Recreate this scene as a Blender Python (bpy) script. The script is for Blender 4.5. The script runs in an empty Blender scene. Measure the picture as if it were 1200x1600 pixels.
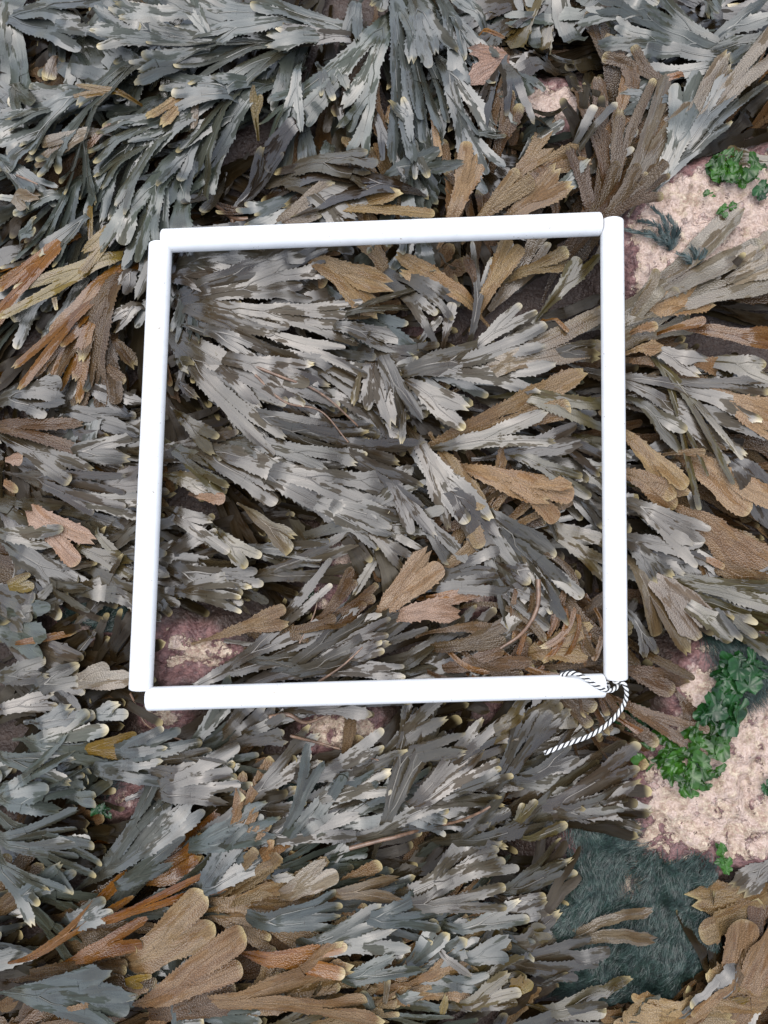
import bpy, math, random
import numpy as np
from mathutils import Matrix, Vector

R = math.radians
SC = bpy.context.scene
rnd = random.Random(11)
nrs = np.random.RandomState(5)

# ------------------------------------------------------------------ camera
CAM_H, TILT, FPX = 0.95, R(3.0), 1331.0          # focal length in pixels of a 1200x1600 picture
cam = bpy.data.objects.new('camera', bpy.data.cameras.new('camera'))
SC.collection.objects.link(cam)
CAM_P = (0.0, -CAM_H * math.tan(TILT), CAM_H)
cam.location = CAM_P
cam.rotation_euler = (TILT, 0, 0)
cam.data.sensor_fit = 'VERTICAL'
cam.data.angle = 2 * math.atan(800 / FPX)
cam.data.clip_start, cam.data.clip_end = 0.02, 300
SC.camera = cam

# ------------------------------------------------------------------ sky and light (bright overcast)
SUN_EL, SUN_ROT = R(77), R(-28)                  # rotation measured from +Y towards +X
w = bpy.data.worlds.new('World'); SC.world = w; w.use_nodes = True
nt = w.node_tree; nt.nodes.clear()
sky = nt.nodes.new('ShaderNodeTexSky'); sky.sky_type = 'NISHITA'; sky.sun_disc = False
sky.sun_elevation, sky.sun_rotation = SUN_EL, SUN_ROT
sky.air_density, sky.dust_density, sky.ozone_density = 1.0, 2.0, 1.0
hs = nt.nodes.new('ShaderNodeHueSaturation'); hs.inputs['Saturation'].default_value = 0.56
bg = nt.nodes.new('ShaderNodeBackground'); bg.inputs['Strength'].default_value = 0.15
wo = nt.nodes.new('ShaderNodeOutputWorld')
nt.links.new(sky.outputs[0], hs.inputs['Color']); nt.links.new(hs.outputs[0], bg.inputs[0]); nt.links.new(bg.outputs[0], wo.inputs[0])
sl = bpy.data.lights.new('sun', 'SUN'); sl.energy = 1.5; sl.angle = R(80); sl.color = (1.0, 0.99, 0.98)
so = bpy.data.objects.new('sun', sl); SC.collection.objects.link(so)
sd = Vector((math.sin(SUN_ROT) * math.cos(SUN_EL), math.cos(SUN_ROT) * math.cos(SUN_EL), math.sin(SUN_EL)))
so.rotation_euler = sd.to_track_quat('Z', 'Y').to_euler()
so.location = (0, 0, 3)
SC.view_settings.view_transform = 'Standard'; SC.view_settings.look = 'None'
SC.view_settings.exposure = 0.80; SC.view_settings.gamma = 1.0; SC.view_settings.use_curve_mapping = False
SC.render.engine = 'CYCLES'
SC.cycles.max_bounces = 3; SC.cycles.diffuse_bounces = 1; SC.cycles.glossy_bounces = 2; SC.cycles.transmission_bounces = 2; SC.cycles.transparent_max_bounces = 2

# ------------------------------------------------------------------ helpers
CT, ST = math.cos(TILT), math.sin(TILT)
def at(px, py, z=0.0):
    """point of the place at height z that the photograph shows at pixel px, py (1200x1600)"""
    x, y = (px - 600) / FPX, -(py - 800) / FPX
    d = (x, y * CT + ST, y * ST - CT)
    k = (z - CAM_P[2]) / d[2]
    return np.array((CAM_P[0] + d[0] * k, CAM_P[1] + d[1] * k, z))
MM = 0.001
PX = CAM_H / FPX                                   # metres of ground per photograph pixel

def hsh(ix, iy, seed):
    n = (ix.astype(np.int64) * 374761393 + iy.astype(np.int64) * 668265263 + seed * 974634777) & 0x7fffffff
    n = ((n ^ (n >> 13)) * 1274126177) & 0x7fffffff
    n = (n ^ (n >> 16)) & 0xffff
    return n / 65535.0
def vnoise(x, y, seed=0):
    x = np.asarray(x, float); y = np.asarray(y, float)
    ix, iy = np.floor(x), np.floor(y)
    fx, fy = x - ix, y - iy
    fx = fx * fx * (3 - 2 * fx); fy = fy * fy * (3 - 2 * fy)
    a, b = hsh(ix, iy, seed), hsh(ix + 1, iy, seed)
    c, d = hsh(ix, iy + 1, seed), hsh(ix + 1, iy + 1, seed)
    return (a + (b - a) * fx) * (1 - fy) + (c + (d - c) * fx) * fy
def fbm(x, y, seed=0, octv=4):
    v, amp = 0.0, 0.5
    for o in range(octv):
        v = v + amp * vnoise(x * 2 ** o, y * 2 ** o, seed + o * 17); amp *= 0.5
    return v
def smooth(a, b, x):
    t = np.clip((x - a) / (b - a), 0, 1)
    return t * t * (3 - 2 * t)

def mesh_from(name, verts, quads, mat, attrs=None, flat=False):
    me = bpy.data.meshes.new(name)
    nv, nq = len(verts), len(quads)
    k = quads.shape[1]
    me.vertices.add(nv); me.vertices.foreach_set('co', np.ascontiguousarray(verts, dtype=np.float32).ravel())
    me.loops.add(nq * k); me.loops.foreach_set('vertex_index', np.ascontiguousarray(quads, dtype=np.int32).ravel())
    me.polygons.add(nq)
    me.polygons.foreach_set('loop_start', np.arange(0, nq * k, k, dtype=np.int32))
    me.polygons.foreach_set('use_smooth', np.full(nq, not flat, dtype=bool))
    me.update(calc_edges=True)
    for an, (typ, arr) in (attrs or {}).items():
        a = me.attributes.new(an, typ, 'POINT')
        a.data.foreach_set({'FLOAT': 'value', 'FLOAT_VECTOR': 'vector', 'FLOAT_COLOR': 'color'}[typ], np.ascontiguousarray(arr, dtype=np.float32).ravel())
    if mat: me.materials.append(mat)
    return me
def link(name, me, parent=None, loc=None):
    o = bpy.data.objects.new(name, me); SC.collection.objects.link(o)
    if parent: o.parent = parent
    if loc is not None: o.location = loc
    return o
def tag(o, label=None, cat=None, group=None, kind=None):
    if label: o['label'] = label
    if cat: o['category'] = cat
    if group: o['group'] = group
    if kind: o['kind'] = kind
    return o
def empty(name, loc):
    o = bpy.data.objects.new(name, None); SC.collection.objects.link(o); o.location = loc
    o.empty_display_size = 0.01
    return o
def grid_quads(n, m, base=0, wrap=False):
    i = np.arange(n - 1)[:, None]; mm = m if wrap else m - 1
    j = np.arange(mm)[None, :]; j2 = (j + 1) % m
    return np.stack([(i * m + j), (i * m + j2), ((i + 1) * m + j2), ((i + 1) * m + j)], -1).reshape(-1, 4) + base

# ------------------------------------------------------------------ materials
def new_mat(name):
    m = bpy.data.materials.new(name); m.use_nodes = True
    t = m.node_tree; t.nodes.clear()
    out = t.nodes.new('ShaderNodeOutputMaterial'); p = t.nodes.new('ShaderNodeBsdfPrincipled')
    t.links.new(p.outputs[0], out.inputs[0])
    return m, t, p, out
def N(t, typ, **kw):
    n = t.nodes.new(typ)
    for k, v in kw.items(): setattr(n, k, v)
    return n
def mixc(t, fac, a, b, mode='MIX'):
    n = N(t, 'ShaderNodeMix', data_type='RGBA', blend_type=mode)
    for sock, val in ((n.inputs[0], fac), (n.inputs[6], a), (n.inputs[7], b)):
        if hasattr(val, 'links'): t.links.new(val, sock)
        elif isinstance(val, (int, float)): sock.default_value = val
        else: sock.default_value = (*val, 1)
    return n.outputs[2]
def math_n(t, op, a, b=0.0, clamp=False):
    n = N(t, 'ShaderNodeMath', operation=op); n.use_clamp = clamp
    for sock, val in ((n.inputs[0], a), (n.inputs[1], b)):
        if hasattr(val, 'links'): t.links.new(val, sock)
        else: sock.default_value = val
    return n.outputs[0]
def ramp(t, fac, lo, hi, a=0.0, b=1.0):
    n = N(t, 'ShaderNodeMapRange', interpolation_type='SMOOTHSTEP')
    t.links.new(fac, n.inputs[0])
    n.inputs[1].default_value, n.inputs[2].default_value = lo, hi
    n.inputs[3].default_value, n.inputs[4].default_value = a, b
    return n.outputs[0]
def noise(t, vec, scale, detail=3, rough=0.5):
    n = N(t, 'ShaderNodeTexNoise'); n.inputs['Scale'].default_value = scale
    n.inputs['Detail'].default_value = detail; n.inputs['Roughness'].default_value = rough
    if vec is not None: t.links.new(vec, n.inputs['Vector'])
    return n.outputs[0]

def wrack_material():
    m, t, p, out = new_mat('wrack')
    tint = N(t, 'ShaderNodeAttribute', attribute_name='tint')
    co = N(t, 'ShaderNodeAttribute', attribute_name='coord')
    tf = N(t, 'ShaderNodeAttribute', attribute_name='tipf')
    def n2(sx, sy, detail, rough=.55):
        mp = N(t, 'ShaderNodeMapping'); mp.inputs['Scale'].default_value = (sx, sy, 0)
        t.links.new(co.outputs['Vector'], mp.inputs[0])
        n = N(t, 'ShaderNodeTexNoise', noise_dimensions='2D'); n.inputs['Scale'].default_value = 1
        n.inputs['Detail'].default_value = detail; n.inputs['Roughness'].default_value = rough
        t.links.new(mp.outputs[0], n.inputs['Vector']); return n.outputs[0]
    big = n2(14, 75, 4); streak = n2(50, 420, 1); fine = n2(110, 420, 1); wr = n2(9, 110, 2)
    brown_patch = ramp(t, big, 0.50, 0.58)                      # darker brown patches scattered over the blade
    c1 = mixc(t, ramp(t, streak, 0.3, 0.7), (0.86, 0.86, 0.85), (1.12, 1.12, 1.1))
    base = mixc(t, 1.0, tint.outputs['Color'], c1, 'MULTIPLY')
    base = mixc(t, math_n(t, 'MULTIPLY', brown_patch, 0.6), base, mixc(t, 1.0, base, (0.60, 0.45, 0.26), 'MULTIPLY'))
    # relief: pimples on the fertile blades, paler than the skin between them
    vo = N(t, 'ShaderNodeTexVoronoi', voronoi_dimensions='2D'); vo.inputs['Scale'].default_value = 560
    t.links.new(co.outputs['Vector'], vo.inputs['Vector'])
    pc = mixc(t, ramp(t, vo.outputs['Distance'], .15, .6), (1.15, 1.14, 1.12), (.80, .76, .70))
    base = mixc(t, math_n(t, 'MULTIPLY', tint.outputs['Alpha'], .7), base, mixc(t, 1.0, base, pc, 'MULTIPLY'))
    tipa = math_n(t, 'MULTIPLY', ramp(t, tf.outputs['Fac'], 0.2, 1.0), 0.85)
    base = mixc(t, tipa, base, (0.42, 0.34, 0.17))
    t.links.new(base, p.inputs['Base Color'])
    t.links.new(ramp(t, big, 0.44, 0.60, 0.33, 0.14), p.inputs['Roughness'])
    p.inputs['IOR'].default_value = 1.6
    du = N(t, 'ShaderNodeAttribute', attribute_name='dull')     # gloss cut on the weed underneath so gaps look shaded
    film = ramp(t, n2(17, 62, 4, .62), .555, .585, 1, .08)             # the water film breaks up in patches
    film = math_n(t, 'MULTIPLY', film, ramp(t, tint.outputs['Alpha'], 0, 1, 1, .35))
    film = math_n(t, 'MULTIPLY', film, ramp(t, du.outputs['Fac'], 0, 1, 1, .05))
    t.links.new(math_n(t, 'MULTIPLY', film, .8), p.inputs['Coat Weight']); t.links.new(math_n(t, 'MULTIPLY', math_n(t, 'ADD', film, .22), .42), p.inputs['Specular IOR Level'])
    p.inputs['Coat Roughness'].default_value = 0.24; p.inputs['Coat IOR'].default_value = 1.50
    pim = math_n(t, 'MULTIPLY', math_n(t, 'SUBTRACT', 1.0, vo.outputs['Distance']), math_n(t, 'MULTIPLY', tint.outputs['Alpha'], ramp(t, big, .35, .6, .60, .30)))
    hgt = math_n(t, 'ADD', math_n(t, 'ADD', pim, math_n(t, 'MULTIPLY', fine, 0.05)), math_n(t, 'MULTIPLY', wr, .28))
    bp = N(t, 'ShaderNodeBump'); bp.inputs['Strength'].default_value = 0.8; bp.inputs['Distance'].default_value = 0.0018
    t.links.new(hgt, bp.inputs['Height']); t.links.new(bp.outputs[0], p.inputs['Normal']); t.links.new(bp.outputs[0], p.inputs['Coat Normal'])
    return m
M_WRACK = wrack_material()

def rock_material():
    m, t, p, out = new_mat('rock')
    g = N(t, 'ShaderNodeNewGeometry'); v = g.outputs['Position']
    zone = N(t, 'ShaderNodeAttribute', attribute_name='zone')
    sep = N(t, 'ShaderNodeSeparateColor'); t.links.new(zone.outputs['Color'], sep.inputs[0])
    n1 = noise(t, v, 62, 5, 0.65); n2 = noise(t, v, 130, 4, 0.65); n3 = noise(t, v, 420, 3, 0.6)
    c = mixc(t, ramp(t, n2, 0.35, 0.65), (0.27, 0.20, 0.14), (0.58, 0.48, 0.36))
    c = mixc(t, ramp(t, n3, 0.42, 0.62, 0, 0.6), c, (0.30, 0.17, 0.14))
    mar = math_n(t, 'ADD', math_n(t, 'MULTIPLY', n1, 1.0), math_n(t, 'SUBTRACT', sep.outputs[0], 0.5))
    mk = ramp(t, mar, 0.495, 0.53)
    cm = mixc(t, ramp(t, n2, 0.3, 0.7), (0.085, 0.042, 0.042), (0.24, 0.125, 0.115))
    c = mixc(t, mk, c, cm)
    pk = ramp(t, math_n(t, 'ADD', noise(t, v, 75, 4), math_n(t, 'SUBTRACT', sep.outputs[1], 0.5)), 0.5, 0.62)
    c = mixc(t, math_n(t, 'MULTIPLY', pk, 0.65), c, mixc(t, ramp(t, n3, 0.4, 0.6), (0.40, 0.27, 0.23), (0.62, 0.50, 0.43)))
    c = mixc(t, ramp(t, math_n(t, 'ADD', sep.outputs[2], math_n(t, 'MULTIPLY', n1, .5)), .75, 1.1), c, mixc(t, n2, (.03, .018, .014), (.07, .045, .034)))   # gap shade painted over the wet rock under the weed
    t.links.new(c, p.inputs['Base Color'])
    t.links.new(ramp(t, n2, 0.3, 0.7, 0.25, 0.6), p.inputs['Roughness'])
    vo = N(t, 'ShaderNodeTexVoronoi'); vo.inputs['Scale'].default_value = 190; t.links.new(v, vo.inputs['Vector'])
    h = math_n(t, 'ADD', math_n(t, 'MULTIPLY', n3, 0.5), math_n(t, 'MULTIPLY', math_n(t, 'SUBTRACT', 1.0, vo.outputs[0]), 0.45))
    h = math_n(t, 'ADD', h, math_n(t, 'MULTIPLY', mk, 0.6))
    bp = N(t, 'ShaderNodeBump'); bp.inputs['Strength'].default_value = 1.0; bp.inputs['Distance'].default_value = 0.0034
    t.links.new(h, bp.inputs['Height']); t.links.new(bp.outputs[0], p.inputs['Normal'])
    return m
M_ROCK = rock_material()

def simple_mat(name, col, rough, var=0.3, scale=200, bump=0.3, bd=0.0006, transl=0.0, coat=0.0):
    m, t, p, out = new_mat(name)
    g = N(t, 'ShaderNodeNewGeometry'); v = g.outputs['Position']
    n1 = noise(t, v, scale, 3)
    c = mixc(t, ramp(t, n1, 0.3, 0.7), [x * (1 - var) for x in col], [min(1, x * (1 + var)) for x in col])
    t.links.new(c, p.inputs['Base Color']); p.inputs['Roughness'].default_value = rough
    p.inputs['Coat Weight'].default_value = coat; p.inputs['Coat Roughness'].default_value = 0.12
    if bump:
        bp = N(t, 'ShaderNodeBump'); bp.inputs['Strength'].default_value = bump; bp.inputs['Distance'].default_value = bd
        t.links.new(noise(t, v, scale * 2, 2), bp.inputs['Height']); t.links.new(bp.outputs[0], p.inputs['Normal'])
    if transl:
        tr = N(t, 'ShaderNodeBsdfTranslucent'); t.links.new(c, tr.inputs[0])
        ms = N(t, 'ShaderNodeMixShader'); ms.inputs[0].default_value = transl
        t.links.new(p.outputs[0], ms.inputs[1]); t.links.new(tr.outputs[0], ms.inputs[2]); t.links.new(ms.outputs[0], out.inputs[0])
    return m
M_PVC = simple_mat('white_pvc', (0.76, 0.77, 0.78), 0.28, 0.03, 60, 0.05, 0.0003)
def speck(m):
    t = m.node_tree; p = next(n for n in t.nodes if n.type == 'BSDF_PRINCIPLED'); src = p.inputs['Base Color'].links[0].from_socket
    g = N(t, 'ShaderNodeNewGeometry')
    k = math_n(t, 'ADD', ramp(t, noise(t, g.outputs['Position'], 260, 2), .70, .75, 0, .75), ramp(t, noise(t, g.outputs['Position'], 22, 4, .7), .60, .78, 0, .22))
    t.links.new(mixc(t, k, src, (.30, .25, .18)), p.inputs['Base Color'])
speck(M_PVC)
M_WHITE = simple_mat('white_yarn', (0.72, 0.72, 0.70), 0.8, 0.12, 900, 0.6, 0.0004)
M_BLACK = simple_mat('black_yarn', (0.018, 0.018, 0.022), 0.7, 0.3, 900, 0.6, 0.0004)
M_ULVA = simple_mat('sea_lettuce', (0.030, 0.095, 0.010), 0.22, 0.5, 60, 0.3, 0.0008, 0.25, 0.2)
M_ULVA_D = simple_mat('dark_sea_lettuce', (0.012, 0.055, 0.012), 0.24, 0.5, 60, 0.3, 0.0008, 0.2, 0.15)
M_FIL = simple_mat('filament_green', (0.019, 0.037, 0.030), 0.45, 0.45, 160, 0.0, 0, 0.0, 0.2)
M_TWIG = simple_mat('stipe', (0.16, 0.095, 0.06), 0.3, 0.35, 150, 0.4, 0.0006, 0.0, 0.3)

# ------------------------------------------------------------------ bare rock patches (photograph outlines laid on the ground)
#  outline, maroon crust, pink crust
BARE = [
 ([(980,350),(1010,300),(1060,262),(1110,245),(1200,225),(1260,220),(1260,400),(1130,420),(1060,440),(985,470),(978,420)], .40, .62),
 ([(1000,1200),(1030,1170),(1060,1100),(1040,1050),(1090,1030),(1260,1040),(1260,1340),(1130,1350),(1110,1330),(1050,1330),(985,1320),(1000,1260)], .41, .56),
 ([(905,1290),(1000,1280),(1100,1330),(1120,1400),(1130,1500),(1060,1560),(960,1570),(900,1540),(850,1440),(900,1400)], .5, .3),
 ([(243,975),(300,980),(350,1005),(380,1030),(340,1058),(243,1062)], .47, .45),
 ([(200,1080),(240,1098),(292,1112),(280,1146),(235,1158),(198,1128)], .47, .45),
 ([(146,1230),(196,1224),(218,1258),(198,1282),(155,1276)], .56, .5),
 ([(372,1252),(440,1238),(470,1250),(440,1300),(400,1322),(368,1300)], .36, .35),
 ([(500,835),(560,842),(588,880),(574,935),(540,955),(528,900)], .45, .9),
 ([(465,1125),(540,1108),(603,1130),(583,1170),(540,1192),(470,1172)], .45, .45),
 ([(728,912),(785,918),(775,960),(735,968)], .42, .75),
 ([(808,112),(880,108),(952,128),(935,172),(860,192),(806,180)], .40, .75),
 ([(475,915),(530,930),(520,972),(480,962)], .5, .6),
 ([(636,478),(695,482),(690,512),(640,514)], .75, .5),
 ([(72,940),(190,942),(195,990),(130,1010),(85,1005)], .45, .7),
 ([(1100,1000),(1200,985),(1260,985),(1260,1060),(1130,1085),(1095,1045)], .5, .4),
 ([(738,1098),(795,1095),(790,1128),(745,1130)], .7, .5),
]
GX, GY, CELL = (-1.0, 1.0), (-1.2, 1.2), 0.004
gx = np.arange(GX[0], GX[1], CELL); gy = np.arange(GY[0], GY[1], CELL)
GXX, GYY = np.meshgrid(gx, gy)                       # [iy, ix]
def in_poly(P, X, Y):
    ins = np.zeros(X.shape, bool); n = len(P)
    for i in range(n):
        (x1, y1), (x2, y2) = P[i], P[(i + 1) % n]
        c = ((y1 > Y) != (y2 > Y)) & (X < (x2 - x1) * (Y - y1) / (y2 - y1 + 1e-12) + x1)
        ins ^= c
    return ins
def box_blur(A, r):
    for ax in (0, 1):
        pad = [(0, 0), (0, 0)]; pad[ax] = (r + 1, r)
        c = np.cumsum(np.pad(A, pad, mode='edge'), axis=ax)
        n = A.shape[ax]
        if ax == 0: A = (c[2 * r + 1:2 * r + 1 + n] - c[:n]) / (2 * r + 1)
        else: A = (c[:, 2 * r + 1:2 * r + 1 + n] - c[:, :n]) / (2 * r + 1)
    return A
bare = np.zeros(GXX.shape); low = np.zeros(GXX.shape); zmar = np.full(GXX.shape, .95); zpk = np.full(GXX.shape, .15)  # deep maroon default darkens the rock under the weed like shade
for P, mar, pk in BARE:
    W = [tuple(at(x, y, -0.004)[:2]) for x, y in P]
    i = in_poly(W, GXX + (vnoise(GXX * 60, GYY * 60, 3) - .5) * .012, GYY + (vnoise(GXX * 60, GYY * 60, 4) - .5) * .012)
    bare[i] = 1; zmar[i] = mar; zpk[i] = pk; low[i] = 0 if max(x for x, y in P) > 1150 else .45 if max(x for x, y in P) > 1000 else 1
bare_s = box_blur(box_blur(bare, 4), 4); low_s = np.minimum(1, 1.6 * box_blur(box_blur(low, 6), 6))
high_s = box_blur(box_blur((box_blur(bare, 5) > .06) * 1.0, 6), 6)
PITS = [[(300,270),(430,205),(445,260),(420,345),(300,350)], [(815,15),(905,5),(918,90),(860,112),(812,85)], [(640,1290),(780,1285),(792,1330),(700,1352),(640,1342)],
        [(265,630),(330,640),(330,690),(262,690)], [(520,640),(640,700),(620,730),(540,690)], [(-20,60),(45,60),(40,150),(-20,150)], [(150,1330),(200,1300),(180,1400),(130,1400)], [(190,590),(225,600),(222,660),(165,650)]]
pit = np.zeros(GXX.shape)
for P in PITS: pit[in_poly([tuple(at(x, y, -.03)[:2]) for x, y in P], GXX, GYY)] = 1
pit_s = box_blur(box_blur(pit, 4), 4)
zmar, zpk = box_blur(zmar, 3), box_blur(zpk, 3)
def samp(A, x, y):
    fx = np.clip((np.asarray(x) - GX[0]) / CELL, 0, A.shape[1] - 1.001); fy = np.clip((np.asarray(y) - GY[0]) / CELL, 0, A.shape[0] - 1.001)
    ix, iy = fx.astype(int), fy.astype(int); u, v = fx - ix, fy - iy
    return (A[iy, ix] * (1 - u) + A[iy, ix + 1] * u) * (1 - v) + (A[iy + 1, ix] * (1 - u) + A[iy + 1, ix + 1] * u) * v
def ground_z(x, y):
    b = samp(high_s, x, y)
    base = (fbm(x * 5, y * 5, 21, 3) - .45) * 0.022
    rough = (fbm(x * 42, y * 42, 31, 4) - .47) * (0.010 + 0.020 * b)
    lump = np.maximum(0, fbm(x * 17, y * 17, 51, 2) - .36) * 0.03 * b + np.maximum(0, fbm(x * 75, y * 75, 61, 3) - .40) * .028 * b
    return base - 0.060 * (1 - b) - .03 * samp(pit_s, x, y) + rough + lump - 0.004 - .022 * samp(low_s, x, y)

GROUND_GRID = ground_z(GXX, GYY)
def gz(x, y): return samp(GROUND_GRID, x, y)
def axis(a, b, step, far):
    mid = np.arange(a, b + step / 2, step); out = []; d = step * 1.6; c = b
    while c < far:
        c += d; d *= 1.35; out.append(c)
    out = np.array(out)
    return np.concatenate([(a + b) - out[::-1], mid, out])
ax_, ay_ = axis(-.66, .66, .0034, 40), axis(-.80, .80, .0034, 40)
X, Y = np.meshgrid(ax_, ay_)
Z = ground_z(X, Y)
co = np.stack([X, Y, Z], -1).reshape(-1, 3)
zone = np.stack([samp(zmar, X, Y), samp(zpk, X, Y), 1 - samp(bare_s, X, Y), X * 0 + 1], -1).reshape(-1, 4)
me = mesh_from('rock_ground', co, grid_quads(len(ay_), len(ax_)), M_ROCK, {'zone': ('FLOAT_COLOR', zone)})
tag(link('ground', me), 'pinkish cream rock with maroon crusts and painted shade under the seaweed', 'rock', kind='structure')

# ------------------------------------------------------------------ the white tubes of the quadrat: laid out first, the weed keeps below them
TUBE_R, TUBE_Z = 0.0128, 0.0255
TUBES = [((254, 376.5), (938.5, 350)), ((956, 344), (962, 1062)), ((251, 381), (220, 1078)), ((230, 1092), (944, 1071))]
TW = [(at(*a, TUBE_Z), at(*b, TUBE_Z)) for a, b in TUBES]
def tube_cap(x, y, z):
    for a, b in TW:
        d = b[:2] - a[:2]; L = np.hypot(*d); d = d / L
        px, py = x - a[0], y - a[1]
        s = np.clip(px * d[0] + py * d[1], 0, L)
        q = np.hypot(px - s * d[0], py - s * d[1])
        lim = TUBE_Z - np.sqrt(np.maximum(0, (TUBE_R + .0015) ** 2 - np.minimum(q, TUBE_R + .0015) ** 2)) + np.maximum(0, q - TUBE_R - .0015) * 3
        z = np.minimum(z, lim)
    return z

# ------------------------------------------------------------------ wrack fronds
TINT = {  # base colour of the blade, pimples
 'G': ((.047, .038, .025), .05), 'B': ((.047, .052, .043), .04), 'T': ((.180, .118, .060), 1.0), 'P': ((.220, .148, .104), 1.0),  # B has some sky reflection mixed into an olive blade's colour
 'O': ((.125, .052, .008), .55), 'Y': ((.125, .080, .014), .5), 'D': ((.020, .014, .007), .05), 'N': ((.075, .045, .022), .9),  # D is also the painted gap shade of the undergrowth
 'L': ((.055, .042, .016), .10), 'S': ((.120, .092, .060), .45),
}
def frond(root, tip, width, depth, typ, spread=1.0, seed=0, lod=0, zmode=None, bend=None, roll=None):
    """2-D forked skeleton from root to tip (metres), draped on the height map; returns strips"""
    r = random.Random(seed)
    d = np.array(tip) - np.array(root); L = float(np.hypot(*d)); h0 = math.atan2(d[1], d[0])
    bend = r.uniform(-.26, .26) if bend is None else bend
    if r.random() < .38: fr = {0: [1.0], 1: [.46, .54], 2: [.34, .27, .39], 3: [.28, .22, .21, .29], 4: [.25, .19, .17, .16, .23]}[depth]
    else: fr = {0: [1.0], 1: [.55, .45], 2: [.40, .31, .29], 3: [.36, .26, .22, .16], 4: [.31, .24, .20, .14, .11]}[depth]
    period = (.0050, .0062, .010)[lod]
    out = []
    stem = r.uniform(.25, .6); tk = r.uniform(.25, 1.0)
    def branch(p, h, lev, w0, s0, k, zoff, lat):
        blunt = r.random() < .5; taper = r.uniform(-.15, .15) if typ in 'TPNS' else r.uniform(.10, .50)
        Lb = L * fr[lev] * (r.uniform(.62, 1.28) if lev else r.uniform(.85, 1.0))
        last = lev == depth or (lev >= 2 and r.random() < .20)
        wm = width * .5 * (.92, .92, .82, .70, .60)[lev] * r.uniform(.85, 1.15)
        if last and lev: wm *= r.uniform(.85, 1.1)
        nt = max(3, int(round(Lb / period)))
        u = np.sort(np.concatenate([np.arange(nt) / nt, (np.arange(nt) + .80) / nt, [1.0]]))
        if last:  # rounded end
            ue = 1 - (1 - np.array([.15, .4, .65, .85, .96])) * min(.5, wm * .9 / Lb)
            u = np.sort(np.concatenate([u[u < ue[0] - .01], ue, [1.0]]))
        n = len(u)
        turn = (k * R(r.uniform(4, 13)) * spread if k else 0) + R(r.uniform(-5, 5))
        hd = h + turn * smooth(0, .75, u) + (bend * (u - .5) if lev == 0 else bend * .35 * u)
        du = np.diff(u, prepend=0)
        cx = p[0] + np.cumsum(np.cos(hd) * du * Lb); cy = p[1] + np.cumsum(np.sin(hd) * du * Lb)
        if lev == 0:
            hw = w0 + (wm - w0) * smooth(stem * .5, min(1, stem + .45), u)
        else:
            hw = w0 + (wm - w0) * smooth(0, .55, u)
        if last:
            hw = hw * (1 - taper * smooth(.25, 1, u)); e = min(.5, wm * .9 / Lb); q = np.clip((u - (1 - e)) / e, 0, 1)
            fq = np.sqrt(np.maximum(0, 1 - q ** 2.4)); hw = hw * (np.maximum(fq, .70 + .3 * (1 - q)) if blunt else fq) + .0003
        else:
            hw = hw * (1 + .12 * smooth(.6, 1, u))
        wob = r.uniform(0, 99); hw = hw * (1 + .22 * (vnoise(wob + u * Lb * 55, u * 0 + wob, 3) - .5))
        # teeth on both edges
        tl, trr = np.zeros(n), np.zeros(n)
        ph = (u * nt) % 1.0
        up = (np.abs(ph - .80) < .02)
        amp = min(.0024, .30 * wm) * (.55 if typ in 'ODYS' else 1)
        grow = smooth(.0, .0045, hw) * (1 if not last else (1 - .7 * smooth(.8, 1, u)))
        tl[up] = amp * np.array([max(0, r.uniform(-.25, 1.15)) for _ in range(int(up.sum()))]); trr[up] = amp * np.array([max(0, r.uniform(-.25, 1.15)) for _ in range(int(up.sum()))])
        out.append(dict(u=u, s=s0 + u * Lb, cx=cx, cy=cy, hd=hd, hw=hw, tl=tl * grow, tr=trr * grow, last=last, lev=lev, k=k, zoff=zoff, lat=lat, Lb=Lb, notch=(r.uniform(.15, .55), r.uniform(-.5, .25), r.uniform(.1, .5)) if last and blunt else None, wm=wm,
                        tipk=tk * r.uniform(.6, 1.1), drift=r.uniform(-.004, .008) if lev else 0, droll=r.uniform(-.35, .35) if lev else 0))
        if not last:
            W = hw[-1]; he = hd[-1]; P = (cx[-1], cy[-1])
            idx = len(out) - 1
            for kk in (-1, 1):
                c = (P[0] - math.sin(he) * kk * W / 2, P[1] + math.cos(he) * kk * W / 2)
                branch(c, he + kk * R(3), lev + 1, W / 2, s0 + Lb, kk, (idx, kk * W / 2), lat + kk * W / 2)
    branch(np.array(root), h0 - bend * .15, 0, .0016 + .0006 * r.random(), 0.0, 0, None, 0.0)
    return out, L
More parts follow.
